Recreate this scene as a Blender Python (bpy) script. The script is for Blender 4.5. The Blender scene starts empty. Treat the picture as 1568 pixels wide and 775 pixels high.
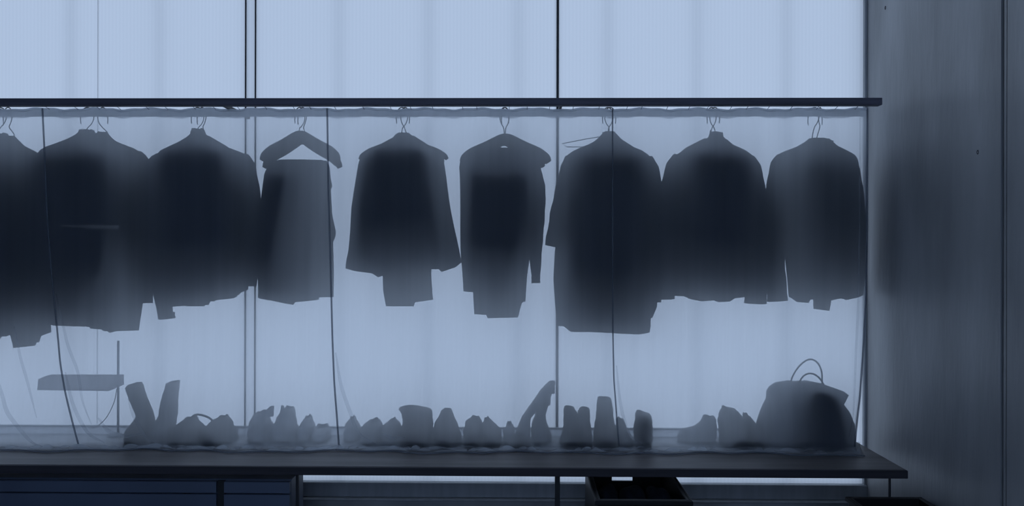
import bpy, math, random
from mathutils import Vector, Matrix
random.seed(7)
sc = bpy.context.scene
col = sc.collection
# ------------------------------------------------------------------ camera
F = 1145.0; CX, CY = 784.0, 387.5
YAW, ROLL = 0.013, 0.002
CAM = Vector((0, 0, 1.421))
FW = Vector((-math.sin(YAW), math.cos(YAW), 0))
R0 = Vector((math.cos(YAW), math.sin(YAW), 0)); U0 = Vector((0, 0, 1))
RT = R0 * math.cos(ROLL) + U0 * math.sin(ROLL)
UP = U0 * math.cos(ROLL) - R0 * math.sin(ROLL)
cd = bpy.data.cameras.new('camera'); cd.sensor_width = 36; cd.lens = 36 * F / 1568; cd.clip_start = 0.02
cam = bpy.data.objects.new('camera', cd); col.objects.link(cam)
cam.matrix_world = Matrix(((RT.x, UP.x, -FW.x, CAM.x), (RT.y, UP.y, -FW.y, CAM.y), (RT.z, UP.z, -FW.z, CAM.z), (0, 0, 0, 1)))
sc.camera = cam
# ------------------------------------------------------------------ sky, exposure
w = bpy.data.worlds.new('overcast_sky'); sc.world = w; w.use_nodes = True
bg = w.node_tree.nodes['Background']
bg.inputs['Color'].default_value = (0.45, 0.63, 1.0, 1)
bg.inputs['Strength'].default_value = 1.12
vs = sc.view_settings
vs.view_transform = 'Standard'; vs.look = 'None'; vs.gamma = 1; vs.exposure = 0.0; vs.use_curve_mapping = False
cy = sc.cycles
cy.use_denoising = True
try: cy.denoiser = 'OPENIMAGEDENOISE'
except Exception: pass
cy.max_bounces = 10; cy.diffuse_bounces = 6; cy.transmission_bounces = 8; cy.transparent_max_bounces = 40
cy.caustics_reflective = False; cy.caustics_refractive = False

def at(px, py, Y):
    a = (px - CX) / F; b = -(py - CY) / F
    d = FW + RT * a + UP * b
    return CAM + d * (Y / d.y)
def ppm(Y): return F / Y            # pixels in a metre at depth Y
# ------------------------------------------------------------------ mesh helpers
def link(name, verts, faces, mat, parent=None, smooth=False):
    me = bpy.data.meshes.new(name); me.from_pydata([tuple(v) for v in verts], [], faces); me.update()
    if smooth:
        for p in me.polygons: p.use_smooth = True
    if mat: me.materials.append(mat)
    o = bpy.data.objects.new(name, me); col.objects.link(o)
    if parent: 
        o.parent = parent; o.matrix_parent_inverse = parent.matrix_basis.inverted()
    return o
def tag(o, label=None, cat=None, group=None, kind=None):
    if label: o['label'] = label
    if cat: o['category'] = cat
    if group: o['group'] = group
    if kind: o['kind'] = kind
    return o
def empty(name, loc, label, cat, group=None):
    o = bpy.data.objects.new(name, None); o.empty_display_size = .05; o.location = loc; col.objects.link(o)
    return tag(o, label, cat, group)
class MB:
    def __init__(s): s.v = []; s.f = []
    def add(s, v, f):
        n = len(s.v); s.v += [Vector(p) for p in v]; s.f += [tuple(i + n for i in q) for q in f]; return s
    def box(s, a, b, c=0.0):
        x0, x1 = sorted((a[0], b[0])); y0, y1 = sorted((a[1], b[1])); z0, z1 = sorted((a[2], b[2]))
        c = min(c, (x1-x0)*.45, (y1-y0)*.45, (z1-z0)*.45)
        if c <= 0:
            v = [(x, y, z) for z in (z0, z1) for y in (y0, y1) for x in (x0, x1)]
            return s.add(v, [(0,2,3,1),(4,5,7,6),(0,1,5,4),(2,6,7,3),(0,4,6,2),(1,3,7,5)])
        def ring(z, i):
            return [(x0+i+0*c, y0+i, z), (x1-i, y0+i, z), (x1-i, y1-i, z), (x0+i, y1-i, z)]
        v = ring(z0, c) + ring(z0+c, 0) + ring(z1-c, 0) + ring(z1, c)
        f = [(3,2,1,0), (12,13,14,15)]
        for k in range(3):
            for i in range(4):
                j = (i+1) % 4; f.append((k*4+i, k*4+j, k*4+4+j, k*4+4+i))
        return s.add(v, f)
    def loft(s, rings, cap0=True, cap1=True, closed=True):
        n = len(rings[0]); v = [p for r in rings for p in r]; f = []
        for k in range(len(rings)-1):
            for i in range(n if closed else n-1):
                j = (i+1) % n; f.append((k*n+i, k*n+j, (k+1)*n+j, (k+1)*n+i))
        if closed and cap0: f.append(tuple(range(n-1, -1, -1)))
        if closed and cap1: f.append(tuple(range((len(rings)-1)*n, len(rings)*n)))
        return s.add(v, f)
    def tube(s, pts, r, n=8, ry=None):
        pts = [Vector(p) for p in pts]; rings = []
        rr = r if isinstance(r, (list, tuple)) else [r]*len(pts)
        for k, p in enumerate(pts):
            t = (pts[min(k+1, len(pts)-1)] - pts[max(k-1, 0)]).normalized()
            ref = Vector((0, 1, 0)) if abs(t.y) < .9 else Vector((1, 0, 0))
            a = t.cross(ref).normalized(); b = a.cross(t).normalized()
            q = rr[k] if ry is None else (ry[k] if isinstance(ry, (list, tuple)) else ry)
            rings.append([p + a*rr[k]*math.cos(2*math.pi*i/n) + b*q*math.sin(2*math.pi*i/n) for i in range(n)])
        return s.loft(rings)
    def build(s, name, mat, parent=None, smooth=False): return link(name, s.v, s.f, mat, parent, smooth)
def lerp(tab, t):
    if t <= tab[0][0]: return tab[0][1:]
    for a, b in zip(tab, tab[1:]):
        if t <= b[0]:
            k = (t-a[0]) / max(1e-9, b[0]-a[0]); return tuple(p + (q-p)*k for p, q in zip(a[1:], b[1:]))
    return tab[-1][1:]
def smooth_line(pts, n=6):
    P = [Vector(p) for p in pts]; P = [2*P[0]-P[1]] + P + [2*P[-1]-P[-2]]; out = []
    for i in range(1, len(P)-2):
        for k in range(n):
            t = k/n; a, b, c, d = P[i-1], P[i], P[i+1], P[i+2]
            out.append(.5*((2*b) + (c-a)*t + (2*a-5*b+4*c-d)*t*t + (3*b-a-3*c+d)*t**3))
    return out + [P[-2]]
def sst(a, b, x):
    t = max(0, min(1, (x-a)/(b-a))); return t*t*(3-2*t)
# ------------------------------------------------------------------ materials
def nodes(name):
    m = bpy.data.materials.new(name); m.use_nodes = True; nt = m.node_tree; nt.nodes.clear()
    return m, nt, nt.nodes.new('ShaderNodeOutputMaterial')
def coords(nt, scale):
    tc = nt.nodes.new('ShaderNodeTexCoord'); mp = nt.nodes.new('ShaderNodeMapping')
    mp.inputs['Scale'].default_value = scale; nt.links.new(tc.outputs['Object'], mp.inputs['Vector']); return mp.outputs['Vector']
def solid(name, c, rough=.6, var=.25, scale=(8, 8, 8), bump=.1, bscale=None, metal=0, detail=4):
    m, nt, out = nodes(name); L = nt.links.new
    b = nt.nodes.new('ShaderNodeBsdfPrincipled'); b.inputs['Roughness'].default_value = rough; b.inputs['Metallic'].default_value = metal
    n = nt.nodes.new('ShaderNodeTexNoise'); n.inputs['Scale'].default_value = 1; n.inputs['Detail'].default_value = detail
    L(coords(nt, scale), n.inputs['Vector'])
    r = nt.nodes.new('ShaderNodeValToRGB')
    r.color_ramp.elements[0].position = .3; r.color_ramp.elements[1].position = .7
    r.color_ramp.elements[0].color = (*[x*(1-var) for x in c], 1); r.color_ramp.elements[1].color = (*[x*(1+var) for x in c], 1)
    L(n.outputs['Fac'], r.inputs['Fac']); L(r.outputs['Color'], b.inputs['Base Color'])
    if bump:
        n2 = nt.nodes.new('ShaderNodeTexNoise'); n2.inputs['Scale'].default_value = 1; n2.inputs['Detail'].default_value = 3
        L(coords(nt, bscale or tuple(4*x for x in scale)), n2.inputs['Vector'])
        bm = nt.nodes.new('ShaderNodeBump'); bm.inputs['Strength'].default_value = bump; bm.inputs['Distance'].default_value = .01
        L(n2.outputs['Fac'], bm.inputs['Height']); L(bm.outputs['Normal'], b.inputs['Normal'])
    L(b.outputs['BSDF'], out.inputs['Surface']); return m
def sheet_mat(name, clear, trans, tint=(.89, .935, .98)):
    """thin milky plastic film: part see-through, part scattering light through and back"""
    m, nt, out = nodes(name); L = nt.links.new
    tr = nt.nodes.new('ShaderNodeBsdfTransparent'); tl = nt.nodes.new('ShaderNodeBsdfTranslucent'); df = nt.nodes.new('ShaderNodeBsdfDiffuse')
    tr.inputs['Color'].default_value = (.98, .985, .99, 1)
    n = nt.nodes.new('ShaderNodeTexNoise'); n.inputs['Scale'].default_value = 1; n.inputs['Detail'].default_value = 3
    L(coords(nt, (26, 26, .5)), n.inputs['Vector'])
    for q in (tl, df): q.inputs['Color'].default_value = (*tint, 1)
    m1 = nt.nodes.new('ShaderNodeMixShader'); m1.inputs[0].default_value = trans
    L(df.outputs[0], m1.inputs[1]); L(tl.outputs[0], m1.inputs[2])
    mr = nt.nodes.new('ShaderNodeMapRange'); mr.inputs[1].default_value = .3; mr.inputs[2].default_value = .7
    mr.inputs[3].default_value = clear - .025; mr.inputs[4].default_value = clear + .025
    L(n.outputs['Fac'], mr.inputs[0])
    m2 = nt.nodes.new('ShaderNodeMixShader'); L(mr.outputs[0], m2.inputs[0]); L(m1.outputs[0], m2.inputs[1]); L(tr.outputs[0], m2.inputs[2])
    L(m2.outputs[0], out.inputs['Surface']); return m
def polycarb():
    m, nt, out = nodes('multiwall_polycarbonate'); L = nt.links.new
    tl = nt.nodes.new('ShaderNodeBsdfTranslucent'); df = nt.nodes.new('ShaderNodeBsdfDiffuse')
    wv = nt.nodes.new('ShaderNodeTexWave'); wv.wave_type = 'BANDS'; wv.bands_direction = 'X'; wv.inputs['Scale'].default_value = 17
    wv.inputs['Distortion'].default_value = .35; wv.inputs['Detail'].default_value = 2; wv.inputs['Detail Scale'].default_value = .4
    L(coords(nt, (1, 1, .15)), wv.inputs['Vector'])
    n = nt.nodes.new('ShaderNodeTexNoise'); n.inputs['Scale'].default_value = 1; n.inputs['Detail'].default_value = 3
    L(coords(nt, (9, 1, .4)), n.inputs['Vector'])
    mx = nt.nodes.new('ShaderNodeMath'); mx.operation = 'ADD'; mx.use_clamp = True
    h = nt.nodes.new('ShaderNodeMath'); h.operation = 'MULTIPLY'; h.inputs[1].default_value = .5
    L(wv.outputs['Fac'], h.inputs[0]); L(h.outputs[0], mx.inputs[0])
    h2 = nt.nodes.new('ShaderNodeMath'); h2.operation = 'MULTIPLY'; h2.inputs[1].default_value = .5
    L(n.outputs['Fac'], h2.inputs[0]); L(h2.outputs[0], mx.inputs[1])
    r = nt.nodes.new('ShaderNodeValToRGB')
    r.color_ramp.elements[0].color = (.84, .76, .65, 1); r.color_ramp.elements[1].color = (.90, .815, .70, 1)
    L(mx.outputs[0], r.inputs['Fac']); L(r.outputs['Color'], tl.inputs['Color'])
    df.inputs['Color'].default_value = (.5, .52, .55, 1)
    ms = nt.nodes.new('ShaderNodeMixShader'); ms.inputs[0].default_value = .94
    L(df.outputs[0], ms.inputs[1]); L(tl.outputs[0], ms.inputs[2]); L(ms.outputs[0], out.inputs['Surface']); return m
M = {}
M['poly'] = polycarb()
M['sheet'] = sheet_mat('milky_plastic_sheet', .50, .84)
M['hem'] = sheet_mat('doubled_plastic_hem', .33, .55, (.76, .79, .83))
M['fold'] = sheet_mat('folded_plastic', .80, .4, (.7, .72, .75))
M['strip'] = sheet_mat('clear_backing_strip', .86, .6, (.8, .8, .8))
M['milky'] = sheet_mat('milky_acrylic', .22, .8, (.62, .64, .67))
M['milkbar'] = sheet_mat('grey_translucent_plastic', .12, .75, (.5, .5, .52))
M['strip2'] = sheet_mat('clear_seam_strip', .7, .5, (.3, .3, .3))
M['seam'] = sheet_mat('seam_tape', .42, .3, (.3, .33, .38))
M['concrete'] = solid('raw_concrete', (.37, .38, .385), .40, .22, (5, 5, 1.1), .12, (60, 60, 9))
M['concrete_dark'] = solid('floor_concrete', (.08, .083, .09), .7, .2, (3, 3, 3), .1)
M['plaster'] = solid('blue_grey_plaster', (.09, .12, .19), .85, .1, (2, 2, 2), .05)
M['alu'] = solid('dull_aluminium', (.42, .44, .46), .5, .1, (30, 30, 3), 0, metal=.3)
M['dark_metal'] = solid('dark_steel', (.03, .032, .036), .5, .15, (20, 20, 20), 0, metal=.2)
M['stud'] = solid('pale_timber_stud', (.55, .53, .50), .8, .15, (10, 10, 1), 0)
M['beam'] = solid('dark_stained_timber', (.105, .105, .135), .6, .3, (2, 30, 30), .1)
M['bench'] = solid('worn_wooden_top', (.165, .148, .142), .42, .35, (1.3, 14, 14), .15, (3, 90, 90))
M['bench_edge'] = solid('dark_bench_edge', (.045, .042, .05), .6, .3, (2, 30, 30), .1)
M['cab'] = solid('blue_grey_cabinet', (.12, .15, .215), .5, .12, (3, 3, 3), 0)
M['pale_paint'] = solid('pale_paint', (.5, .5, .5), .6, .08, (6, 6, 6), 0)
M['liner'] = solid('added_pale_liner', (.55, .56, .57), .5, .12, (6, 6, 6), .1)
M['wire'] = solid('wire_steel', (.05, .052, .056), .5, .1, (20, 20, 20), 0, metal=.6)
M['hanger'] = solid('dark_wood_hanger', (.05, .042, .038), .5, .3, (4, 40, 40), 0)
for k, c in dict(charcoal=(.022, .026, .038), navy=(.018, .024, .042), black=(.018, .023, .038), brown=(.03, .024, .021), grey=(.05, .052, .056), pale=(.22, .2, .18)).items():
    M[k] = solid(k+'_cloth', c, .95, .25, (25, 25, 6), .25, (300, 300, 300))
for k, c in dict(leather=(.035, .034, .038), suede=(.17, .175, .185), canvas=(.34, .345, .355)).items():
    M[k] = solid(k+'_leather', c, .6, .25, (20, 20, 20), .2)
M['sole'] = solid('rubber_sole', (.02, .02, .022), .8, .2, (20, 20, 20), 0)
M['crate'] = solid('black_plastic', (.010, .0105, .012), .5, .2, (10, 10, 10), 0)
M['tagpaper'] = solid('brown_card', (.2, .16, .14), .8, .15, (10, 10, 10), 0)
# ------------------------------------------------------------------ depths of the place (metres from the camera)
YF, YBACK, YBENCH, YBEAM, YS, YR = 3.82, 3.765, 3.2, 3.41, 3.535, 3.70
ZB = .5; ZC = 6.4; XL, YN = -5.2, -3.6
XW = at(1325, 300, YF).x
# ------------------------------------------------------------------ setting
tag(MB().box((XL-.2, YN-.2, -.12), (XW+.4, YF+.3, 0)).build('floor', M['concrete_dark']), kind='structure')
tag(MB().box((XL-.2, YN-.2, ZC), (XW+.4, YF+.06, ZC+.15)).build('ceiling', M['plaster']), kind='structure')
tag(MB().box((XL-.2, YN, 0), (XL, YF+.06, ZC)).build('wall_left', M['plaster']), kind='structure')
wf = MB()   # wall behind the camera, with an unseen wide opening added for fill light
WX0, WX1, WZ0, WZ1 = -2.8, 1.72, .25, 5.9
for a, b in (((XL-.2, 0), (WX0, ZC)), ((WX1, 0), (XW+.4, ZC)), ((WX0, 0), (WX1, WZ0)), ((WX0, WZ1), (WX1, ZC))):
    wf.box((a[0], YN-.2, a[1]), (b[0], YN, b[1]))
tag(wf.build('wall_front', M['plaster']), kind='structure')
wn = bpy.data.objects.new('fill_opening_1', None); col.objects.link(wn); tag(wn, kind='structure')  # unseen window, added so sky light lifts the dark tones
for k in range(4):
    x = WX0+(WX1-WX0)*k/3
    MB().box((x-.03, YN-.12, WZ0), (x+.03, YN-.05, WZ1)).build('fill_opening_frame', M['dark_metal'], wn)
for z in (WZ0, WZ1-.06): MB().box((WX0, YN-.12, z), (WX1, YN-.05, z+.06)).build('fill_opening_frame', M['dark_metal'], wn)
# concrete side wall: backing with cast panels and recessed joints
wr = tag(MB().box((XW+.03, YN, 0), (XW+.35, YF+.06, ZC)).build('wall_right', M['concrete']), kind='structure')
def ywall(px):  # depth at which the side wall crosses pixel column px
    lo, hi = .3, 6
    for _ in range(50):
        m_ = (lo+hi)/2
        if at(px, 387, m_).x > XW: hi = m_
        else: lo = m_
    return lo
yj = ywall(1537); pw = 1.24
ends = [(yj+.018, YF+.05)] + [(yj-.018-pw*(k+1)+.012, yj-.018-pw*k) for k in range(0, 4)]
for a, b in ends:
    MB().box((XW, a, 0), (XW+.05, b, ZC), .006).build('concrete_panel', M['concrete'], wr)
MB().box((XW+.004, yj-.008, 0), (XW+.05, yj+.006, ZC)).build('joint_fin', M['concrete'], wr)
for (px, py) in ((1355, 12), (1497, 233)):
    y = ywall(px); z = at(px, py, y).z
    ring = [[(XW-.0005-d, y+r*math.cos(i*math.pi/5), z+r*math.sin(i*math.pi/5)*1.5) for i in range(10)] for d, r in ((-.004, .006), (.001, .006), (.001, .004), (-.003, .003))]
    MB().loft(ring, False, True).build('tie_hole', M['concrete_dark'], wr)
# translucent facade
zs = at(784, 737.5, YF).z
wb = bpy.data.objects.new('wall_back', None); col.objects.link(wb); tag(wb, kind='structure')
jx = [-86, 376, 391, 853, 1325]
X = [XL] + [at(p, 300, YF).x for p in jx]
X[-1] = XW
for a, b in zip(X, X[1:]):
    link('panel', [(a+.003, YF, zs), (b-.003, YF, zs), (b-.003, YF, ZC), (a+.003, YF, ZC)], [(0, 1, 2, 3)], M['poly'], wb)
for p, wd in ((-86, .014), (376, .0065), (391, .0065), (853.5, .0125)):
    x = at(p, 300, YF).x
    MB().box((x-wd/2, YF-.004, zs), (x+wd/2, YF+.006, ZC), .001).build('mullion', M['dark_metal'], wb)
MB().box((at(150, 70, YF).x-.0015, YF-.001, zs), (at(150, 70, YF).x+.0015, YF+.003, ZC)).build('panel_seam', M['strip2'], wb)
MB().box((XW-.012, YF-.02, zs), (XW-.001, YF+.03, ZC)).build('edge_trim', M['alu'], wb)
for k in range(-9, 10):
    p = 930 + 137.2*k
    if p > 1330 or p < -1100: continue
    x = at(p, 300, YF).x
    MB().box((x-.028, YF+.03, zs-.1), (x+.028, YF+.034, ZC)).build('backing_strip', M['strip'], wb)
# sill under the facade
tr = tag(MB().box((XL, YF-.05, 0), (XW, YF+.1, zs-.075)).build('trim_1', M['concrete']), kind='structure')
MB().box((XL, YF-.03, zs-.075), (XW, YF+.05, zs), .003).build('base_rail', M['alu'], tr)
MB().box((XL, YF-.065, zs-.082), (XW, YF-.03, zs-.074), .002).build('rail_lip', M['alu'], tr)
MB().box((XL, YF-.09, 0), (XW, YF-.05, zs-.125), .004).build('curb', M['concrete'], tr)
# ------------------------------------------------------------------ bench
xb1 = at(1390, 721, YBENCH).x; xb0 = -4.2
bn = empty('bench', ((xb0+xb1)/2, 3.6, 0), 'long low wooden bench with dark front edge running under the hanging clothes', 'bench')
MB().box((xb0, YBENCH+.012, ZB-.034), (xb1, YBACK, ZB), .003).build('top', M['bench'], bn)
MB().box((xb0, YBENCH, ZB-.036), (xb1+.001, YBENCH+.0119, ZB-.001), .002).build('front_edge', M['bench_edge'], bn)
MB().box((xb0, YBACK-.02, ZB-.062), (xb1, YF-.031, ZB-.036), .002).build('ledger', M['dark_metal'], bn)
zu = at(784, 655, YBACK).z
MB().box((xb0, YBACK, ZB-.036), (xb1, YBACK+.012, zu-.008), .002).build('upstand', M['milky'], bn)
MB().box((xb0, YBACK-.004, zu-.008), (xb1, YBACK+.016, zu), .002).build('upstand_cap', M['alu'], bn)
for p, wd in ((456, .012), (853.5, .022), (1361, .008)):
    x = at(p, 745, YBENCH+.06).x
    MB().box((x-wd/2, YBENCH+.05, 0), (x+wd/2, YBENCH+.05+wd, ZB-.034), .001).build('leg', M['dark_metal'], bn)
# drawer cabinet beneath
yc = YBENCH+.09
zt = at(200, 735, yc).z; x0 = -3.0; x1 = at(444, 750, yc).x
cb = empty('drawer_cabinet', ((x0+x1)/2, yc+.3, 0), 'dark drawer cabinet under the left part of the bench', 'cabinet')
MB().box((x0, yc+.022, 0), (x1, yc+.2, zt), .003).build('body', M['cab'], cb)
zz = [zt-.004, at(200, 756, yc).z, .22, .04]
xs = [x0+.003, at(331, 750, yc).x, at(343, 750, yc).x, x1-.002]
for i in (0, 2):
    for a, b in zip(zz, zz[1:]):
        MB().box((xs[i], yc, b+.004), (xs[i+1], yc+.02, a-.002), .002).build('drawer', M['cab'], cb)
MB().box((xs[1]+.001, yc+.012, .03), (xs[2]-.001, yc+.03, zt-.004)).build('divider', M['dark_metal'], cb)
# ------------------------------------------------------------------ beam, rail, brackets
zb0, zb1 = at(784, 161, YBEAM).z, at(784, 149.8, YBEAM).z
xe = at(1351, 154, YBEAM).x
bm_ = tag(MB().box((xb0, YBEAM, zb0), (xe, YBEAM+.04, zb1), .002).build('hanging_beam', M['beam']), 'dark timber beam spanning above the row of hanging clothes', 'beam')
zr = at(784, 173.5, YR).z; xr = at(1320, 174, YR).x; RR = .0165
MB0 = MB().tube([(xb0, YR, zr), (xr, YR, zr)], RR, 14)
tag(MB0.build('clothes_rail', M['alu'], None, True), 'round grey clothes rail behind the plastic sheet, just below the beam', 'rail')
for p, lab in ((-86, 'steel bracket from beam to facade beyond the leftmost coats'), (383.5, 'steel bracket from beam to facade at the paired mullions'), (853.5, 'steel bracket from beam to facade at the single mullion'),):
    x = at(p, 160, YF).x
    e = empty('beam_bracket', (x, YF-.03, zb0), lab, 'bracket')
    MB().box((x-.006, YBEAM+.04, zb0+.006), (x+.006, YF-.022, zb0+.022)).build('arm', M['dark_metal'], e)
    MB().box((x-.006, YR-.008, zr+RR*.9), (x+.006, YR+.008, zb0+.006)).build('drop', M['dark_metal'], e)
# ------------------------------------------------------------------ hangers and garments
def hook_pts(cx, ytop, Yh, tw=0., wide=8.5, flip=1):
    P = [(-9.5, 190), (-10, 182), (-8.5, 171.5), (-4, 166), (0, 164.6), (4.5, 166), (8.5, 171), (9, 181), (6, 189), (1.5, 195), (0, ytop-3), (0, ytop+6)]
    k = wide/9.
    out = []
    for dx, y in P:
        q = at(cx, y, YR); dx *= k*flip/ppm(YR)
        s = sst(192, ytop, y)
        out.append(Vector((q.x+dx*math.cos(tw), YR+dx*math.sin(tw)+(Yh-YR)*s, q.z)))
    return smooth_line(out, 4)
def hanger(label, cx, y0, Yh, half=60, drop=36, thick=6, mat='hanger', tw=.2, flip=1, bar=True, wire=False, skew=0, wide=8.5, right=1.):
    o = empty('clothes_hanger', at(cx, y0, Yh), label, 'hanger', 'hangers on the clothes rail')
    s = ppm(Yh)
    if wire:
        pts = [at(cx+(dx if dx < 0 else dx*right), y0+dy, Yh) for dx, dy in ((0, 0), (-half*.5, drop*.45), (-half, drop), (-half*.9, drop+5), (0, drop+5), (half*.9, drop+5), (half, drop), (half*.5, drop*.45), (0, 0))]
        MB().tube(pts, .002, 6).build('frame', M['wire'], o, True)
    else:
        tab = [(-1, 1, .55), (-.93, .83, .9), (-.75, .60, 1.), (-.45, .36, 1.), (-.2, .13, 1.), (-.08, .02, .95), (0, 0, .95), (.08, .02, .95), (.2, .13, 1.), (.45, .36, 1.), (.75, .60, 1.), (.93, .83, .9), (1, 1, .55)]
        ya = y0+(0 if thick >= 8 else 5); P = [at(cx+u*half+skew*abs(u), ya+thick+v*drop, Yh+.03*abs(u)**2) for u, v, _ in tab]
        MB().tube(smooth_line(P, 3), [lerp([(i/12., tab[i][2]) for i in range(13)], k/(36.))[0]*thick/s for k in range(37)], 10, [.010]*37).build('arms', M[mat], o, True)
        if bar:
            a = at(cx-half*.78, y0+thick+drop*.78, Yh+.01); b = at(cx+half*.78, y0+thick+drop*.78, Yh+.01)
            MB().tube([a, b], .005, 8).build('bar', M[mat], o, True)
    MB().tube(hook_pts(cx, y0, Yh, tw, wide, flip), .0025, 6).build('hook', M['wire'], o, True)
    return o
NA = 96
def body_mesh(prof, hem, Yc, bf, bb, pleat=.010, npl=5, seed=0, hemback=.35, chest=.15, shift=0., tilt=0.):
    """open-bottomed cloth body: prof rows (y, xl, xr) in outline, hem rows (u, y)"""
    rnd = random.Random(seed); ph = [rnd.uniform(0, 6.28) for _ in range(4)]
    yt = prof[0][0]; ymax = max(h[1] for h in hem)
    rows = 44; rings = []
    for k in range(rows+1):
        v = (k/rows)**1.35; ring = []
        for i in range(NA):
            th = 2*math.pi*i/NA; c, s = math.cos(th), math.sin(th)
            u = math.copysign(abs(c)**.85, c)
            yh = lerp(hem, u)[0]
            if s > 0: yh = yh - 4
            y = yt + v*(yh-yt)
            xl, xr_ = lerp(prof, y)
            x = xl + (xr_-xl)*(u+1)/2
            g = sst(0, chest, v)
            f = (.16 + .84*g) * (1-(1-hemback)*sst(.7, 1, v))
            e = max(0, 1-abs(u)**6.5)**.95 if s <= 0 else max(0, 1-abs(u)**2.4)**.6
            if s <= 0: d = -bf*f*e*(1-tilt*sst(.0, .7, u+.45*v-.12))
            else: d = bb*(.3+.7*g)*e
            wv = pleat*(.15+.85*v)*(math.sin(npl*u*2.2+ph[0]+v*.8)+.5*math.sin(npl*2*u*1.9+ph[1]-v*1.5))*e
            p = at(x + .8*v*math.sin(9*v+ph[2]), y, Yc)
            p.y += d + abs(wv)*(.6 if s <= 0 else 1) + shift*u*e
            ring.append(p)
        rings.append(ring)
    # turned-in hem
    last = rings[-1]; cen = sum((Vector(p) for p in last), Vector())/NA
    inner = [Vector((p.x+(cen.x-p.x)*.035, p.y+(cen.y-p.y)*.06, p.z+.004)) for p in last]
    inner2 = [Vector((p.x, p.y, p.z+.05)) for p in inner]
    return MB().loft(rings+[inner, inner2], True, True)
def sleeve_mesh(pts, Yc, flat=.55, dy=0.):
    """pts: (x, y, width) along the sleeve, cuff last; open cuff"""
    P = [Vector((x, y, w_)) for x, y, w_ in pts]; Q = smooth_line(P, 5); n = len(Q)
    w3 = []; r = []; r2 = []
    for k, q in enumerate(Q):
        p = at(q.x, q.y, Yc); t = k/(n-1); p.y += dy*math.sin(t*math.pi*.75)
        w3.append(p); wob = 1+.04*math.sin(k*1.9)
        r.append(q.z/2/ppm(Yc)*wob); r2.append(max(.012, q.z/2/ppm(Yc)*flat*wob))
    m_ = MB(); m_.tube(w3, r, 18, r2)
    return m_
def collar_mesh(x0, x1, y0, y1, Yc, depth=.06, slope=0):
    y0 += 3; rings = []
    for t, k in ((1.25, 1.22), (1, 1.1), (.5, 1.), (0, .95), (0, .80), (.6, .78)):
        y = y0 + (y1-y0)*t; c = (x0+x1)/2; h = (x1-x0)/2*k
        rings.append([at(c+h*math.cos(a), y + slope*math.cos(a) + (3 if math.sin(a) < 0 else 0)*(1-t), Yc) + Vector((0, depth*k*math.sin(a), 0)) for a in [2*math.pi*i/20 for i in range(20)]])
    return MB().loft(rings, False, True)
def garment(name, label, cat, prof, hem, Yc, bf, bb, mat, sleeves=(), collar=None, **kw):
    if not isinstance(hem, (list, tuple)): hem = [(-1, hem), (1, hem)]
    cxm = sum(prof[0][1:])/2
    o = empty(name, at(cxm, max(h[1] for h in hem), Yc), label, cat, 'clothes on the rail')
    MB_ = body_mesh(prof, hem, Yc, bf, bb, **kw); MB_.build('body', M[mat], o, True)
    for s in sleeves:
        sl = sleeve_mesh(s['p'], Yc + s.get('y', 0), s.get('flat', .55), s.get('dy', 0)).build('sleeve', M[s.get('m', mat)], o, True)
        if s.get('cuff'):
            (xa, ya, wa), (xb, yb, wb_) = s['p'][-2:]
            t = Vector((xb-xa, yb-ya, 0)).normalized()
            sleeve_mesh([(xb-t.x*8, yb-t.y*8, wb_+1.5), (xb+t.x*1.5, yb+t.y*1.5, wb_+1.5)], Yc + s.get('y', 0)+0, s.get('flat', .55)*1.06).build('cuff', M[mat], sl, True)
    if collar: collar_mesh(*collar[:4], Yc, *collar[4:]).build('collar', M[mat], o, True)
    return o
YG = YR-.012; BF = YG - YS - .007
# --- cluster 0: far left
hanger('dark hanger of the coat cut off by the left edge', 0, 204, YG, 58, 36)
garment('coat', 'long dark coat cut off by the left edge of the picture, nearest the sheet', 'coat',
    [(206, -14, 8), (210, -22, 10), (220, -42, 16), (231, -62, 30), (243, -78, 42), (262, -88, 50), (330, -92, 56), (420, -92, 58), (520, -90, 60)],
    [(-1, 522), (.3, 520), (.36, 512), (.7, 511), (.85, 500), (1, 495)], YG, BF, .022, 'black',
    [dict(p=[(34, 238, 18), (45, 256, 26), (48, 330, 40), (54, 420, 36), (58, 486, 30)], y=-.02, dy=-.028)], (-8, 6, 200, 210), seed=1)
hanger('dark hanger of the second coat at the left edge', 12, 206, YG+.062, 56, 36, tw=-.3)
garment('coat', 'long coat with uneven low hem behind the leftmost coat, left edge', 'coat',
    [(208, 0, 22), (222, -20, 36), (236, -40, 52), (262, -44, 58), (330, -36, 62), (430, -10, 72), (530, 20, 80)],
    [(-1, 533), (.2, 529), (.3, 525), (.33, 517), (1, 509)], YG+.062, .030, .022, 'charcoal', seed=2, pleat=.006)
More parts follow.
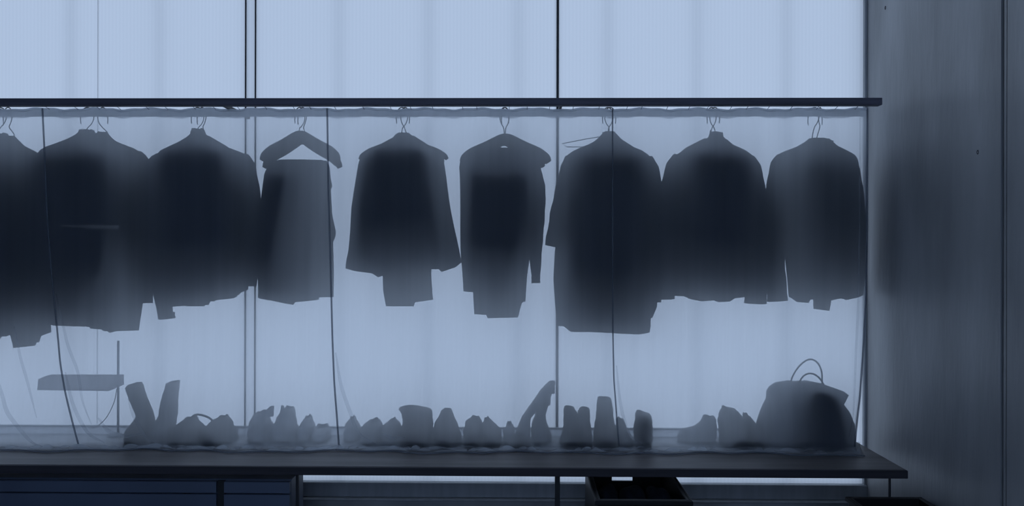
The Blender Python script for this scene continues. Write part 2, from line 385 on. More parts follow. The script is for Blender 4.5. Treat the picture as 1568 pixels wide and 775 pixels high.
# --- cluster 1
hanger('dark hanger with tip showing past the left shoulder of a long coat', 134, 203, YG, 66, 30, flip=1, tw=.35)
garment('coat', 'long black coat with a faint pale horizontal band, second from left', 'coat',
    [(199, 126, 139), (202, 122, 145), (207, 117, 152), (216, 103, 165), (223, 88, 180), (229, 74, 192), (236, 66, 203), (262, 60, 214), (330, 62, 216), (420, 72, 206), (505, 79, 180)],
    [(-1, 497), (.2, 499), (.66, 501), (.72, 506), (1, 507)], YG, BF, .022, 'black',
    [dict(p=[(76, 236, 18), (68, 258, 26), (70, 330, 38), (76, 420, 34), (84, 486, 30)], y=-.01, dy=-.035)], (126, 140, 195, 206), seed=3)
hanger('dark hanger of the coat with a second collar showing', 157, 204, YG+.062, 62, 30, tw=-.2, flip=-1)
garment('coat', 'long dark coat tucked behind the banded coat, its collar showing to the right', 'coat',
    [(202, 150, 164), (206, 146, 167), (211, 142, 171), (221.6, 130, 184), (229, 112, 202), (234.5, 104, 216), (242, 98, 224), (255, 96, 229), (330, 100, 232), (420, 112, 226), (508, 140, 213)],
    [(-1, 503), (-.3, 505), (-.2, 510), (.1, 507), (1, 506)], YG+.062, .030, .022, 'charcoal',
    [dict(p=[(208, 238, 20), (219, 256, 26), (220, 330, 34), (221, 420, 28), (224, 463, 20)], dy=-.021)], (149, 164, 198, 208, .03), seed=4, pleat=.006)
# --- cluster 2
hanger('dark hanger of the wide jacket left of the paired mullions', 303, 203, YG, 66, 34, tw=.6)
garment('jacket', 'wide dark jacket with a ragged hem, left of the paired facade mullions', 'jacket',
    [(198, 297, 308), (202, 295, 311), (211, 289, 322), (221, 277, 338), (226, 268, 350), (235, 249, 374), (246, 240, 381), (264, 240, 384), (330, 246, 386), (400, 252, 384), (470, 262, 376)],
    [(-1, 470), (-.7, 468), (.1, 466), (.13, 457), (.45, 458), (.75, 456), (.86, 448), (1, 444)], YG, BF, .022, 'navy',
    [dict(p=[(250, 240, 18), (238, 258, 28), (236, 330, 40), (248, 410, 34), (256, 487, 23)], dy=-.021, cuff=1), dict(p=[(372, 240, 18), (380, 262, 28), (386, 330, 36), (388, 390, 30), (387, 438, 15)], dy=-.021, y=.01)], (297, 309, 193, 204), seed=5)
hanger('dark hanger behind the wide jacket', 309, 206, YG+.062, 60, 34, tw=-.4)
garment('jacket', 'dark jacket behind the wide ragged jacket, a sleeve showing at its left', 'jacket',
    [(208, 300, 320), (222, 270, 344), (236, 240, 366), (262, 232, 372), (360, 240, 370), (470, 276, 362)],
    [(-1, 466), (-.7, 469), (-.05, 469), (.0, 462), (1, 455)], YG+.062, .030, .022, 'charcoal',
    [dict(p=[(246, 244, 16), (234, 266, 24), (226, 350, 32), (224, 420, 26), (224, 464, 20)])], seed=6, pleat=.006)
# --- cluster 3: bare hanger and skirts
hanger('thick bare wooden hanger holding a dark skirt right of the paired mullions', 459.5, 199.5, YG, 58, 38, thick=8.5, tw=.9, bar=False)
garment('skirt', 'straight dark skirt hung by its waist from a bare wooden hanger', 'skirt',
    [(245, 426, 494), (250, 412, 497), (257, 410, 500), (311, 402, 497), (340, 401, 492), (400, 399, 489), (462, 395, 488)],
    [(-1, 454), (-.3, 459), (.25, 466), (.3, 462), (1, 459)], YG, BF, .022, 'black', seed=7, chest=.12, shift=-.0, hemback=.7, tilt=.5)
hanger('second wooden hanger with its tip past the thick bare hanger', 463, 203, YG+.062, 58, 42, thick=7, tw=-.5, bar=False)
garment('skirt', 'dark skirt with a bump on its right side behind the straight skirt', 'skirt',
    [(246, 430, 500), (256, 416, 505), (275, 412, 506.5), (285, 412, 509), (290, 412, 506.5), (329, 410, 509), (356, 408, 515), (365, 408, 513), (367, 408, 510), (455, 408, 511)],
    [(-1, 455), (.55, 455.5), (1, 455)], YG+.062, .030, .022, 'charcoal', seed=8, pleat=.005)
# --- cluster 4
hanger('hanger of the flared cape coat, tip past its right shoulder', 616, 203, YG, 67, 31, thick=5, skew=2, tw=.5)
garment('coat', 'short black coat flaring like a cape, with a narrower dress below it', 'coat',
    [(204, 609, 627), (206, 605, 629), (212, 601, 636), (219, 596, 643), (226, 586, 653), (230.6, 569, 662), (238, 558, 677), (249, 549, 680), (274, 545, 684), (320, 538, 690), (348, 536, 695), (384, 533, 703), (400, 530, 707), (420, 529, 705)],
    [(-1, 411), (-.78, 415), (-.5, 418), (-.36, 425), (-.3, 421), (.5, 412), (.66, 412), (.7, 416), (.92, 409), (1, 402)], YG, BF, .022, 'black', collar=(608, 627, 201, 210), seed=9, pleat=.013, hemback=.5)
hanger('hanger of the narrow dress under the cape coat', 620, 206, YG+.062, 58, 32, tw=-.6, flip=-1)
garment('dress', 'narrow grey dress hanging below the hem of the cape coat', 'dress',
    [(208, 606, 634), (222, 580, 656), (240, 570, 668), (300, 576, 664), (420, 586.7, 661), (445, 587, 662), (470, 591, 664)],
    [(-1, 469), (.2, 469), (.24, 463), (1, 459)], YG+.062, .030, .022, 'grey', seed=10, pleat=.004)
# --- cluster 5
hanger('thick wooden hanger with gaps above a knit top, left of the single mullion', 774, 204, YG, 66, 36, thick=9, tw=.9)
garment('knit_top', 'dark knit top slipping off a thick wooden hanger, one sleeve hanging free', 'top',
    [(227, 742, 802), (231, 718, 812), (240, 706, 824), (256, 703, 828), (270, 704, 830), (329, 705, 830), (390, 705.5, 812), (447, 709, 800)],
    [(-1, 446), (-.62, 447), (-.5, 452), (1, 452)], YG, BF, .022, 'black',
    [dict(p=[(822, 262, 14), (825, 290, 20), (823, 330, 22), (820, 380, 20), (820.5, 432, 12)], dy=-.035, cuff=1)], seed=11, chest=.2)
hanger('second hanger crossing behind the knit top', 772, 207, YG+.062, 60, 38, thick=6, tw=-.7, flip=-1)
garment('dress', 'long dark dress hanging lower behind the knit top', 'dress',
    [(231, 735, 812), (244, 715, 826), (262, 712, 828), (330, 716, 822), (420, 724, 808), (462, 725, 804), (488, 726, 799)],
    [(-1, 481), (-.5, 482), (-.45, 487), (.78, 486), (.84, 485), (.86, 463), (1, 462)], YG+.062, .030, .022, 'charcoal', seed=12, pleat=.006, hemback=.6)
# --- cluster 6
hanger('dark hanger of the long coat right of the single mullion', 931, 204, YG, 62, 34, tw=.4)
garment('coat', 'long black coat with a wide half-length sleeve, right of the single mullion', 'coat',
    [(202, 925, 941), (207, 920, 946), (212.6, 915, 951), (220, 904.5, 960), (228, 884, 974), (234.5, 871, 990), (243.5, 866, 998), (267, 864, 1002), (320, 860, 1002), (382, 850, 1000), (428, 848, 998), (500, 852, 996), (511, 852, 994)],
    [(-1, 499), (-.85, 499), (-.72, 507), (-.3, 507), (.75, 511), (1, 509)], YG, BF, .022, 'black',
    [dict(p=[(874, 240, 16), (870, 262, 26), (864, 320, 40), (851, 379, 34)], dy=-.014, flat=.4), dict(p=[(990, 242, 18), (997, 266, 26), (1000, 330, 36), (1000, 400, 32), (998, 462, 27)], dy=-.021)], (922, 941, 199, 209), seed=13)
hanger('thin wire hanger poking out past the left shoulder of the long coat', 934, 207, YG+.062, 73, 13, tw=-.5, right=.25, wire=True, flip=-1)
garment('coat', 'dark coat behind the long black coat, showing at its lower right', 'coat',
    [(212, 924, 950), (228, 900, 975), (244, 884, 990), (300, 880, 1000), (400, 890, 1008), (467, 900, 1006), (488, 910, 1003)],
    [(-1, 490), (.9, 487), (1, 470)], YG+.062, .030, .022, 'charcoal', seed=14, pleat=.005)
# --- cluster 7
hanger('dark hanger of the jacket with an upright collar', 1094, 204, YG, 60, 34, tw=-.9, flip=-1)
garment('jacket', 'black jacket with an upright collar and a light shirt hem below it', 'jacket',
    [(206, 1086, 1107), (211, 1084, 1108), (216, 1078, 1115), (222, 1070, 1120), (228, 1054, 1126), (237, 1034, 1145), (246, 1029, 1153), (268, 1028, 1158), (320, 1026, 1158), (400, 1028, 1154), (462, 1030, 1150)],
    [(-1, 453), (-.75, 453), (-.1, 456), (.05, 462), (.38, 461), (.5, 456), (1, 453)], YG, BF, .022, 'black',
    [dict(p=[(1040, 240, 18), (1030, 262, 26), (1022, 330, 36), (1020, 400, 30), (1022, 458, 20)], dy=-.021), dict(p=[(1146, 242, 18), (1152, 264, 26), (1156, 330, 34), (1156, 400, 34), (1154, 464, 34)], dy=-.038, y=-.005)], (1087, 1107, 198, 214, .05, 1.5), seed=15)
hanger('wooden hanger of the pale shirt under the collared jacket', 1090, 208, YG+.062, 58, 34, tw=.5)
garment('shirt', 'pale shirt with a rounded hem peeking out below the collared jacket', 'shirt',
    [(212, 1078, 1104), (226, 1050, 1128), (242, 1032, 1146), (320, 1036, 1142), (420, 1040, 1120), (462, 1045, 1104)],
    [(-1, 452), (-.6, 458), (0, 461.5), (.6, 460), (1, 457)], YG+.062, .030, .022, 'pale', seed=16, pleat=.004)
# --- cluster 8
hanger('thin hanger of the rightmost jacket beside the concrete wall', 1246, 210, YG+.03, 62, 30, tw=-1.1, wide=10)
garment('jacket', 'rightmost grey jacket, hanging beside the concrete wall', 'jacket',
    [(212, 1239, 1264), (214, 1237, 1272), (219, 1230, 1277), (225, 1219, 1283), (233, 1200, 1296), (241, 1189, 1307), (251, 1186, 1311), (280, 1190, 1312), (340, 1196, 1314), (420, 1204, 1318), (465, 1208, 1320)],
    [(-1, 454), (-.85, 462), (-.55, 463), (-.5, 458), (.3, 457), (.36, 455), (.4, 459), (.7, 456), (1, 453)], YG+.03, .14, .02, 'charcoal',
    [dict(p=[(1198, 240, 16), (1190, 258, 24), (1186, 320, 32), (1186, 400, 30), (1190, 461, 32)], dy=-.007), dict(p=[(1304, 246, 14), (1306, 266, 20), (1310, 330, 26), (1312, 400, 24), (1312, 452, 16)], dy=-.021)], (1238, 1271, 209, 217), seed=17)
hanger('wire hanger of the shirt inside the rightmost jacket', 1256, 214, YG+.062, 52, 30, tw=.9, wire=True, flip=-1)
garment('shirt', 'brownish shirt whose square tail shows below the rightmost jacket', 'shirt',
    [(218, 1244, 1270), (232, 1216, 1292), (250, 1204, 1308), (300, 1210, 1317), (400, 1236, 1319), (449, 1244, 1319), (452, 1246, 1275), (476, 1246.4, 1271)],  # right side widened to keep facade light off the concrete wall
    [(-1, 473), (1, 476)], YG+.068, .030, .022, 'pale', seed=18, pleat=.003)
# pale band on the banded coat
for o in list(col.objects):
    if o.get('label', '').startswith('long black coat with a faint pale'):
        rings = []
        for x in range(94, 183, 8):
            p = at(x, 346, YS+.0035); h = .018 if x > 128 else .006
            rings.append([p+Vector((0, 0, h/2-.006*(x-94)/88)), p+Vector((0, .003, h/2-.006*(x-94)/88)), p+Vector((0, .003, -h/2-.006*(x-94)/88)), p+Vector((0, 0, -h/2-.006*(x-94)/88))])
        tag(MB().loft(rings).build('trim_band', M['pale'], o), 'faint paler horizontal band')
# ------------------------------------------------------------------ plastic sheet panels
ZT = at(784, 166, YS).z
S = [[(-330, 168), (-330, 690)],
     [(65, 168), (68, 230), (72, 330), (79, 420), (88, 510), (93, 564), (102, 611), (113, 655), (121, 682)],
     [(501, 168), (503, 300), (506, 400), (509, 520), (512, 590), (516, 640), (519, 682)],
     [(938, 168), (938, 400), (938.5, 510), (940, 580), (943, 620), (946, 660), (948, 682)],
     [(1328, 168), (1328, 350), (1326, 450), (1321.5, 540), (1317, 606), (1312, 650), (1309, 682)]]
def sx(k, y): return lerp([(b, a) for a, b in S[k]], y)[0]
def sheet_y(px, y):
    return YS - .005 - .003*math.sin(px*.031)*sst(170, 300, y) - .002*math.sin(px*.083+y*.006) - .001*math.sin(px*.21+y*.012) - .05*sst(555, 685, y)*(.88+.12*math.sin(px*.017))
def ridge(px, t):
    return max(0, .010*math.sin(px*.045+t*9)+.010*math.sin(px*.10-t*15+1+.6*math.sin(px*.031))+.007*math.sin(px*.19+t*24+math.sin(px*.07)*2)) * math.sin(math.pi*min(1, t*1.05))
labels = ['milky plastic sheet panel at the left edge, ending in a curved seam', 'milky plastic sheet panel over the dark coats between the curved seam and the second seam',
          'milky plastic sheet panel over the cape coat and knit top, up to the third seam', 'milky plastic sheet panel at the right, ending beside the concrete wall']
zbot = ZB+.004
for k in range(4):
    pc = empty('plastic_sheet', at((S[k][-1][0]+S[k+1][-1][0])/2, 690, YS-.05), labels[k], 'plastic sheet', 'plastic sheet panels over the wardrobe')
    pc.location.z = ZB
    nu = 170; rings = []; last = k == 3
    ys = [168+(684-168)*i/60 for i in range(61)]
    for i, y in enumerate(ys):
        row = []
        for j in range(nu+1):
            px = sx(k, y)+(sx(k+1, y)-sx(k, y))*j/nu
            yy = y if i else 166.5 + 1.6*math.sin(px*.075) + .8*math.sin(px*.21)
            row.append(at(px, yy, sheet_y(px, y)))
        if last:   # short return round the end of the wardrobe
            e = row[-1]
            for q in range(1, 7): row.append(at(sx(4, y)-.3*q+.5*math.sin(q*2.1), yy if i else 167, e.y+.028*q)); row[-1].z = e.z
        rings.append(row)
    base = rings[-1]
    zl = [p.z for p in base]
    for i in range(1, 27):   # gathered foot of the sheet lying on the bench
        t = i/26; row = []
        for j, p in enumerate(base):
            px = sx(k, 684)+(sx(k+1, 684)-sx(k, 684))*min(j, nu)/nu
            fall = sst(0, .3, t)
            reach = .05+.018*math.sin(px*.021)+.012*math.sin(px*.067+2)
            z = p.z + (zbot-p.z)*fall + ridge(px, t)*(1 if j <= nu else .3)
            if j <= nu: row.append(Vector((p.x+.012*math.sin(px*.05+t*5)*t, p.y-reach*t, max(zbot, z))))
            else: row.append(Vector((p.x+.03*t, p.y, max(zbot, z))))
        rings.append(row)
    MB().loft(rings, False, False, False).build('film', M['sheet'], pc, True)
    MB().tube([p+Vector((0, -.002, .001)) for p in rings[-1][:nu+1]], .0032, 6).build('contact_shadow_hem', M['seam'], pc, True)  # dark hem roll, standing in for the contact shadow on the bench
    # rolled top hem
    P = []
    for j in range(0, 81):
        px = sx(k, 168)+(sx(k+1, 168)-sx(k, 168))*j/80
        P.append(at(px, 168 + 1.3*math.sin(px*.075) + .7*math.sin(px*.21), YS-.001))
    MB().tube(P, .0065, 8).build('top_hem', M['hem'], pc, True)
    # doubled band under the hem
    top = [[p + Vector((0, .004, -.004)) for p in P], [p + Vector((0, .004, -.036)) for p in P]]
    MB().loft(top, False, False, False).build('hem_band', M['hem'], pc, True)
    n = 3 if k == 0 else 12
    for j in range(n):   # small ties up to the beam
        u = (j+.5)/n; px = sx(k, 168)+(sx(k+1, 168)-sx(k, 168))*u + random.uniform(-8, 8)
        if px < -5: continue
        a = at(px, 168, YS-.002); b = Vector((a.x, YBEAM+.041, zb0+.012))
        MB().tube([a, (a+b)/2+Vector((0, 0, .006)), b], .0016, 5).build('tie', M['seam'], pc)
    # seam along the panel's right edge
    y0 = 166
    P = [at(sx(k+1, y), y, sheet_y(sx(k+1, y), y)-.003) for y in [y0+(684-y0)*i/40 for i in range(41)]]
    MB().tube(smooth_line(P[::2], 3), .0045 if k != 2 else .0036, 6).build('seam', M['seam'], pc, True)
def fold(k, pts, wd):
    pc = [o for o in col.objects if o.get('label') == labels[k]][0]
    Q = smooth_line([Vector((x, y, 0)) for x, y in pts], 6); A = []
    n = len(Q)
    for i, q in enumerate(Q):
        t = (Q[min(i+1, n-1)]-Q[max(i-1, 0)]).normalized(); nn = Vector((t.y, -t.x, 0)); wv = wd*math.sin(math.pi*(.12+.8*i/(n-1)))
        A.append([at((q+nn*wv*s).x, (q+nn*wv*s).y, sheet_y(q.x, q.y)-.003-b) for s, b in ((-.5, 0), (-.15, .004), (.15, .004), (.5, 0))])
    MB().loft(A, False, False, False).build('fold', M['fold'], pc, True)
fold(0, [(-30, 520), (0, 595), (10, 629), (26, 652), (46, 675), (60, 683)], 7)
fold(0, [(22, 500), (31, 546), (42, 585), (56, 640)], 5)
fold(1, [(86, 450), (97, 500), (104.6, 531), (119, 570), (126, 613), (140, 650)], 5)
fold(1, [(100, 570), (112, 620), (134, 662), (160, 678)], 6)
fold(1, [(196, 610), (206, 640), (224, 670), (240, 682)], 6)
fold(1, [(150, 640), (166, 660), (190, 668), (215, 664)], 7)
fold(2, [(514, 540), (522, 589), (536, 631), (550, 664), (575, 680)], 6)
fold(2, [(585, 664), (600, 671), (620, 670)], 5)
fold(3, [(944, 560), (949, 610), (955, 640), (966, 668), (985, 682)], 5)
fold(3, [(1317, 180), (1316, 350), (1314, 470), (1310.6, 540), (1307, 628), (1300, 670)], 4)
# ------------------------------------------------------------------ things standing on the bench
ln_ = MB()  # pale liner added to lighten the bench top seen through the film
for i in range(60):
    xa_, xb_ = xb0+.3+(xb1-xb0-.36)*i/60, xb0+.3+(xb1-xb0-.36)*(i+1)/60
    za_, zb_ = ZB+.0004+.0004*math.sin(i*1.7), ZB+.0004+.0004*math.sin((i+1)*1.7)
    ln_.add([(xa_, YS-.04, za_), (xb_, YS-.04, zb_), (xb_, YBACK-.006, zb_), (xa_, YBACK-.006, za_)], [(0, 1, 2, 3)])
tag(ln_.build('brightening_liner', M['liner'], None, True), 'pale plastic liner added on the bench to brighten it beneath the row of shoes', 'liner')
def foot_ring(xc, hx, yh, L, z, n=30, toe=1.0):
    """foot outline: heel at yh, toe L nearer the camera"""
    out = []
    for i in range(n):
        t = 2*math.pi*i/n; u = (1-math.cos(t))/2
        k = 1-(1-toe)*sst(.35, 1, u)
        out.append(Vector((xc+hx*k*math.copysign(abs(math.sin(t))**.8, math.sin(t)), yh-L*u, z)))
    return out
def shoe(name, label, cat, rows, Yh=3.745, L=.23, mat='leather', laces=False, tongue=None, strap=None, side=False, ank=.095, tab=None, near=False, shaft=.6):
    """rows: outline (y, left, right) from the top of the shaft to the ground"""
    if near: L = Yh - (sheet_y((rows[-1][1]+rows[-1][2])/2, 674)+.011)
    Ym = Yh-.055; low = name in ('low_shoe', 'sneaker')
    tab = (.006 if low else .0015) if tab is None else tab; wob = .0035 if low else .0008; sd_ = rows[0][1]
    xm = at((rows[-1][1]+rows[-1][2])/2, 672, Ym).x
    o = empty(name, (xm, Yh-L/2, ZB), label, cat, 'shoes on the bench')
    tab_ = [(at(0, y, Ym).z, at(l, y, Ym).x, at(r, y, Ym).x) for y, l, r in [(y, l-(1.3 if y > 640 else 0), r+(1.3 if y > 640 else 0)) for y, l, r in rows]][::-1]
    z0 = ZB+.012; zt_ = tab_[-1][0]; H = zt_-z0; za = min(ank, H*.92)
    tab_ = [(z, l, r) for z, l, r in tab_ if z > z0] ; l0, r0 = [at(v, 672, Ym).x for v in rows[-1][1:]]
    tab_ = [(z0, l0, r0)] + tab_
    rings = []; N = 18
    for k in range(N+1):
        z = z0+H*(k/N)
        l, r = lerp(tab_, z); xc, hx = (l+r)/2, (r-l)/2
        if side: ln, yy, toe = .085-.01*k/N, Yh, 1
        else:
            h = (z-z0)/za; sh = min(.115, L*shaft)
            ln = L*(1-.02*h) if h < .45 else (sh+(L*.991-sh)*(1-sst(.45, 1.12, h)) if h < 1.12 else sh)
            yy = Yh-.004*math.sin(k*.6); toe = .88+.12*min(1, h)
        ring = foot_ring(xc, hx, yy, ln, z, toe=toe)
        if k >= N-1:      # uneven rim, higher at the heel
            ring = [p+Vector((0, 0, (tab if k == N else tab*.4)*(.5*math.cos(2*math.pi*i/30)-.5) + wob*math.sin(i*1.05+sd_))) for i, p in enumerate(ring)]
        rings.append([p+Vector(((.0022 if low else .001)*math.sin(z*150+i*.8+sd_), 0, 0)) for i, p in enumerate(ring)])
    e = rings[-1]; c = sum(e, Vector())/len(e)
    rings.append([c+(p-c)*.84+Vector((0, 0, .001)) for p in e]); rings.append([c+(p-c)*.76+Vector((0, 0, -min(.05, H*.4))) for p in e])
    MB().loft(rings).build('upper', M[mat], o, True)
    xc, hx = (l0+r0)/2, (r0-l0)/2
    if side: fr = lambda q, z: foot_ring(xc, hx*q, Yh+.003, .091, z)
    else: fr = lambda q, z: foot_ring(xc, hx*q, Yh+.003, L+.006, z, toe=.88)
    MB().loft([fr(.97, ZB+.001), fr(1.02, ZB+.004), fr(1.02, ZB+.010), fr(.97, ZB+.0125)]).build('sole', M['sole'], o, True)
    if laces:
        sh = min(.115, L*shaft)
        for q in range(4):
            h = .5+.13*q; z = z0+za*h; yq = Yh-(sh+(L-sh)*(1-sst(.45, 1.12, h))); l, r = lerp(tab_, z); cx_ = (l+r)/2; w_ = (r-l)*.22
            MB().tube([(cx_-w_, yq+.014, z-.001), (cx_, yq-.001, z+.003), (cx_+w_, yq+.014, z-.001)], .0028, 6).build('lace', M['canvas'], o)
    if tongue:
        P = [at(x, y, Yh-.10) for x, y in tongue]
        MB().loft([P, [p+Vector((0, .009, 0)) for p in P]]).build('tongue', M[mat], o)
    if strap:
        MB().tube(smooth_line([at(x, y, Ym-.01) for x, y in strap], 5), .0055, 8).build('strap', M[mat], o, True)
    return o
T = 'tall_boot'; A_ = 'ankle_boot'; LS = 'low_shoe'; SN = 'sneaker'
shoe(T, 'tall dark boot leaning left, beside the pole stand', 'boot', [(587, 200, 212), (591, 195, 216), (612, 204, 224), (635, 212, 232), (653, 211, 240), (672, 208, 243)], 3.74, .215, near=True)
shoe(T, 'tall grey boot standing upright, its shaft narrowing, right of the left-leaning boot', 'boot', [(584, 258, 271.5), (597, 254.5, 271.5), (622, 247, 270), (640, 244, 269.5), (653, 243, 269), (672, 241, 270)], 3.75, .19, 'suede')
shoe(LS, 'grey shoe with a raised strap arching to the right, near the tall boots', 'shoe', [(638, 285, 297), (645, 279, 305), (655, 273, 318), (672, 270, 322)], 3.735, .22, strap=[(292, 641), (297, 636.5), (304, 635), (316, 638), (324, 643), (328, 650)])
shoe(LS, 'rounded dark shoe left of the paired mullions', 'shoe', [(637, 333, 346), (641, 329, 351), (645, 326, 356), (651, 324, 359), (656, 323, 366), (672, 323, 368)], 3.745, .22, near=True)
shoe(SN, 'pale grey sneaker with its tongue up to the right, below the paired mullions', 'shoe', [(630, 391, 407), (637, 386, 412), (653, 385.5, 420), (672, 384, 420)], 3.75, .17, 'canvas', True, [(401, 634), (414, 622), (419, 622), (418, 638), (402, 640)])
shoe(SN, 'pale grey high sneaker below the bare wooden hanger', 'shoe', [(623, 431, 447), (626, 430, 449), (633, 427, 452), (645, 423, 453), (655, 421, 459), (672, 421, 459)], 3.755, .17, 'canvas', True, [(429, 634), (430.5, 621), (434, 622), (438, 634)])
shoe(LS, 'small pointed pale shoe left of the second seam', 'shoe', [(636, 467, 473.5), (640, 465.5, 477), (648, 463, 480), (655, 461, 481), (672, 460, 481)], 3.755, .16, 'canvas')
shoe(LS, 'flat pale shoe just left of the second seam', 'shoe', [(650, 483, 501), (655, 482.5, 505), (672, 482, 508)], 3.755, .17, 'canvas')
shoe(LS, 'faint pale shoe half hidden by folds right of the second seam', 'shoe', [(637, 536, 541), (645, 532, 547), (655, 530, 552), (672, 528, 554)], 3.757, .15, 'canvas')
shoe(LS, 'crumpled grey shoe, left one of two below the cape coat', 'shoe', [(641, 567, 579), (644.5, 561, 584), (651, 557, 587), (672, 556, 587)], 3.75, .2, 'suede', True)
shoe(LS, 'crumpled grey shoe, right one of two below the cape coat', 'shoe', [(640, 598, 604), (645, 591, 612), (652, 588.5, 615), (672, 588, 615)], 3.745, .21, 'suede', True)
shoe(A_, 'wide ankle boot with a flaring cuff below the grey dress', 'boot', [(621, 612, 645), (624, 610.5, 662), (628, 614, 662), (634, 617, 662.5), (643, 619, 663), (660, 617, 664), (672, 616, 664)], 3.735, .215, near=True)
shoe(A_, 'ankle boot tapering upward right of the flared boot', 'boot', [(625, 676, 691.5), (633.5, 672, 695), (643, 667.5, 699.5), (657, 666, 706), (672, 666, 709)], 3.735, .215, near=True)
shoe(LS, 'round-topped dark shoe below the gap left of the knit top', 'shoe', [(636.5, 720, 734), (641, 714.5, 737), (653, 712, 738), (672, 711, 738)], 3.735, .215, near=True)
shoe(LS, 'round-topped dark shoe below the knit top', 'shoe', [(638, 742, 749), (643, 740, 755), (648, 739.5, 761), (653, 739.5, 767), (672, 739.5, 769)], 3.735, .215, near=True)
shoe(LS, 'small shoe with a pointed top left of the crossed boots', 'shoe', [(645, 778, 782), (649, 775.5, 785), (655, 772, 787), (672, 770.5, 788)], 3.75, .17, 'suede')
shoe(T, 'tall boot slanting far to the right against the single mullion', 'boot', [(582, 841, 851), (590, 831, 849), (600, 823, 843), (608, 818, 836), (622, 808, 825), (637, 798, 812), (655, 791, 811), (672, 789, 812)], 3.70, .17, 'suede')
shoe(T, 'upright boot crossed by the slanting tall boot', 'boot', [(600, 828, 845), (610, 826, 842), (622, 820, 838), (632, 819, 835.5), (637, 817, 836), (645, 815, 837), (655, 814, 842), (672, 813, 845)], 3.757, .17, 'suede')
shoe(LS, 'small black shoe with its peak against the sheet, before the crossed boots', 'shoe', [(660, 792, 798), (666, 787, 804), (675, 781, 810), (684, 779, 812)], 3.575, .065, ank=.04, near=True)
shoe(A_, 'left one of the paired ankle boots right of the single mullion', 'boot', [(620.5, 863.5, 879.5), (624, 863, 881), (627, 863, 884.5), (640, 862.5, 884), (653, 862, 883.5), (660, 858, 883), (672, 856, 883)], 3.735, .215, near=True)
shoe(A_, 'right one of the paired ankle boots right of the single mullion', 'boot', [(622, 887.5, 903), (624, 887, 903), (627, 884.5, 903), (640, 884.5, 903), (657, 884, 903), (672, 884, 905)], 3.735, .215, near=True)
shoe(T, 'tall narrowing boot just left of the third seam', 'boot', [(606, 915, 935.5), (608, 914.5, 936), (618, 913.5, 938), (637, 912, 939.5), (645, 910.5, 940), (653, 908.5, 940), (672, 907, 940)], 3.735, .22, near=True)
shoe(LS, 'low grey shoe behind the third seam', 'shoe', [(638, 944, 955), (649, 942.5, 956.5), (655, 942, 961), (665, 942, 966), (672, 942, 968)], 3.745, .2, 'suede')
shoe(A_, 'single short black boot with a paler rim right of the third seam', 'boot', [(627, 975, 986), (630, 973, 997), (640, 972, 998), (651, 971, 998), (672, 972, 997), (684, 972, 997)], 3.635, .115, near=True, shaft=.95)
shoe(LS, 'grey shoe turned sideways with its toe to the left, near the bag', 'shoe', [(634, 1077, 1096), (643, 1075, 1097), (650, 1062, 1097), (653, 1046, 1097), (661, 1039, 1097), (672, 1038, 1097)], 3.70, .2, 'suede', side=True)
shoe(SN, 'bulky dark sneaker against the left side of the bag', 'shoe', [(620, 1108, 1117), (622, 1105, 1128), (631, 1100, 1135), (645, 1099, 1136), (672, 1098, 1136)], 3.735, .215, 'leather', True, near=True)
shoe(SN, 'dark sneaker half behind the left side of the bag', 'shoe', [(630, 1141, 1147), (640, 1138, 1153), (650, 1137, 1157), (672, 1137, 1159)], 3.735, .215, 'leather', True, near=True)
# pole stand
e = empty('pole_stand', at(181, 655, 3.745), 'thin upright pole carrying a horizontal grey bar with a dangling cord', 'stand'); e.location.z = ZB
YP = 3.745
MB().tube([Vector((at(181, 600, YP).x, YP, ZB+.008)), Vector((at(181, 600, YP).x, YP, at(181, 522, YP).z))], .006, 10).build('pole', M['alu'], e, True)
bx_ = at(181, 600, YP).x
MB().loft([[Vector((bx_+.035*s*math.cos(i*math.pi/10), YP-.03+.035*s*math.sin(i*math.pi/10), ZB+z)) for i in range(20)] for s, z in ((1, .001), (1, .007), (.85, .010))]).build('foot', M['alu'], e)
O = [(57, 597.5), (58.5, 581), (71, 575.5), (183, 575.5), (183.5, 591), (166, 599)]
MB().loft([[at(x, y, YP-.045) for x, y in O], [at(x, y, YP-.05)+Vector((0, .04, 0)) for x, y in O]]).build('bar', M['milkbar'], e)
MB().tube(smooth_line([at(179, 595, YP-.02), at(175, 615, YP-.02), at(164, 638, YP-.02), at(150, 652, YP-.02), at(140, 656, YP-.03)], 6), .002, 6).build('cord', M['wire'], e, True)
# bag
YB = 3.63
bag = empty('tote_bag', at(1238, 680, YB), 'large slouching bag with two thin loop handles at the right end of the bench', 'bag'); bag.location.z = ZB
rows = [(684, 1165, 1309, .10), (672, 1160, 1311, .105), (650, 1161, 1309, .10), (632, 1167, 1302, .095), (620, 1172, 1293, .085), (612, 1176, 1297, .08), (606, 1176, 1301, .07), (600, 1176, 1293, .06), (593, 1180, 1273, .05), (588, 1187, 1259, .045), (585.5, 1203, 1246, .03)]
rings = []
for y, a, b, d in rows:
    R = []
    for i in range(36):
        t = 2*math.pi*i/36; c, s = math.cos(t), math.sin(t)
        p = at((a+b)/2+(b-a)/2*math.copysign(abs(c)**.8, c), y + .6*math.sin(5*t), YB); p.y += d*math.copysign(abs(s)**.8, s)*(1+.06*math.sin(7*t+y*.1)) + .02
        p.z = max(p.z, ZB+.001); R.append(p)
    rings.append(R)
for p in rings[0]: p.z = ZB+.001
MB().loft(rings).build('body', M['suede'], bag, True)
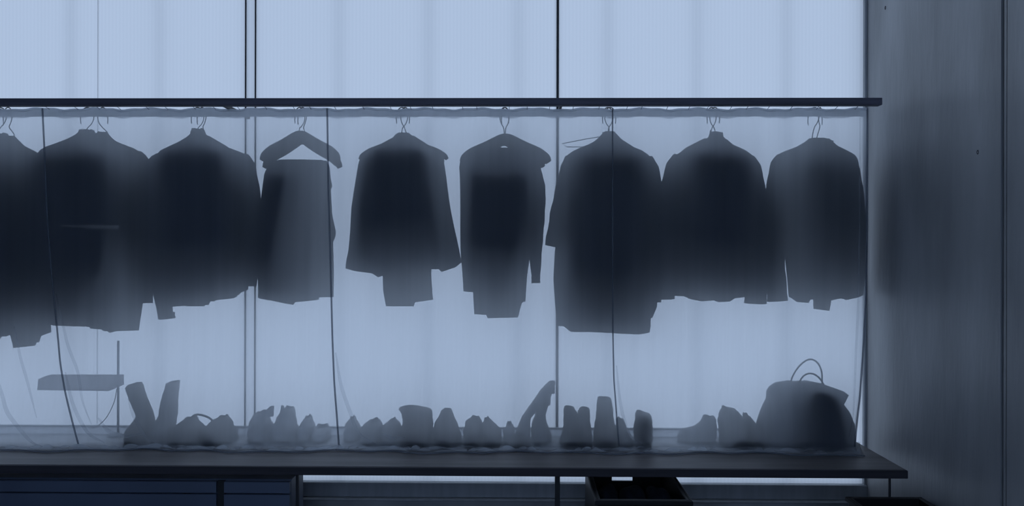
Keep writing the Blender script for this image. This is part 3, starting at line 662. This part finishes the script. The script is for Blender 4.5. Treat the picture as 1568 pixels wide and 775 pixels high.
for P, yy in (([(1210, 592), (1213, 578), (1222, 563), (1233, 553), (1243, 550.5), (1252, 556), (1258, 569), (1259, 590)], .02), ([(1222, 590), (1227, 580), (1233, 574), (1241, 572), (1250, 575), (1257, 582), (1264, 594)], -.015)):
    MB().tube(smooth_line([at(x, y, YB+.03+yy) for x, y in P], 5), .0042, 8).build('handle', M['leather'], bag, True)
po = empty('pouch', at(1258, 680, YS+.06), 'black rounded pouch pressed against the sheet in front of the large bag', 'pouch'); po.location.z = ZB
rings = []
YPc = YS+.0
for y, a, b, d in ((690, 1227, 1294, .020), (682, 1225, 1296, .028), (650, 1228, 1292, .032), (625, 1230, 1287, .030), (608, 1234, 1281, .025), (601, 1240, 1270, .018), (598, 1248, 1262, .010)):
    R = []
    for i in range(28):
        t = 2*math.pi*i/28; c, s = math.cos(t), math.sin(t)
        yq = sheet_y(1258, y)+.009+d; p = at((a+b)/2+(b-a)/2*math.copysign(abs(c)**.75, c), y, yq); p.y += d*math.copysign(abs(s)**.7, s); p.z = max(p.z, ZB+.001); R.append(p)
    rings.append(R)
MB().loft(rings).build('body', M['black'], po, True)
MB().tube(smooth_line([at(1243, 604, YPc+.035), at(1250, 596, YPc+.03), at(1262, 598, YPc+.03), at(1268, 606, YPc+.035)], 5), .003, 6).build('drawstring', M['leather'], po, True)
# ------------------------------------------------------------------ crates on the floor
def crate(name, label, x0, x1, y0, y1, h, hole=True):
    o = empty(name, ((x0+x1)/2, (y0+y1)/2, 0), label, 'crate'); t = .012
    MB().box((x0+t, y0+t, .002), (x1-t, y1-t, .014)).build('base', M['crate'], o)
    for a, b in (((x0, y0), (x0+t, y1)), ((x1-t, y0), (x1, y1))):
        MB().box((*a, 0), (*b, h), .002).build('side', M['crate'], o)
    xm = (x0+x1)/2-.008; hw = .05; hz = at(969, 732.5, y1-t/2).z if hole else h-.05
    for yy in (y0, y1-t):
        m_ = MB()
        for a, b, c, d in ((x0+t, xm-hw, 0, h), (xm+hw, x1-t, 0, h), (xm-hw, xm+hw, 0, hz-.012), (xm-hw, xm+hw, hz+.012, h)):
            m_.box((a, yy, c), (b, yy+t, d))
        m_.build('end', M['crate'], o)
    for a, b in (((x0-.012, y0-.012), (x1+.012, y0)), ((x0-.012, y1), (x1+.012, y1+.012)), ((x0-.012, y0), (x0, y1)), ((x1, y0), (x1+.012, y1))):
        MB().box((*a, h-.02), (*b, h), .003).build('rim', M['crate'], o)
    return o
yc0 = 3.03
xa, xb = at(915, 768, yc0).x, at(1056, 768, yc0).x
crate('plastic_crate', 'black open crate with a slot handle under the bench right of the middle leg', xa, xb, yc0, 3.62, at(985, 766, yc0).z)
for i, lab in enumerate(('dark rolled bundle at the left end inside the black open crate', 'dark rolled bundle in the middle of the black open crate', 'dark rolled bundle at the right end inside the black open crate')):
    cx_ = xa+.075+i*(xb-xa-.15)/2; cy_ = 3.33; r = .05+.004*(i % 2)
    rings = [[Vector((cx_+r*q*math.cos(a)*(1+.12*math.sin(3*a+i)), cy_+r*3*q*math.sin(a), .015+dz+.012*math.sin(2*a+i)*min(1, dz*9))) for a in [2*math.pi*j/20 for j in range(20)]] for q, dz in ((.5, .002), (.9, .02), (1, .29), (.95, .325), (.7, .345), (.3, .355))]
    tag(MB().loft(rings).build('rolled_bundle', M['black'], None, True), lab, 'bundle', 'bundles in the crate')
xa, xb = at(1300, 762, 3.235).x, min(at(1426, 762, 3.235).x, XW-.03)
crate('storage_box', 'dark open box on the floor beside the concrete wall, at the bottom edge', xa, xb, 2.8, 3.235, at(1360, 762, 3.235).z, False)
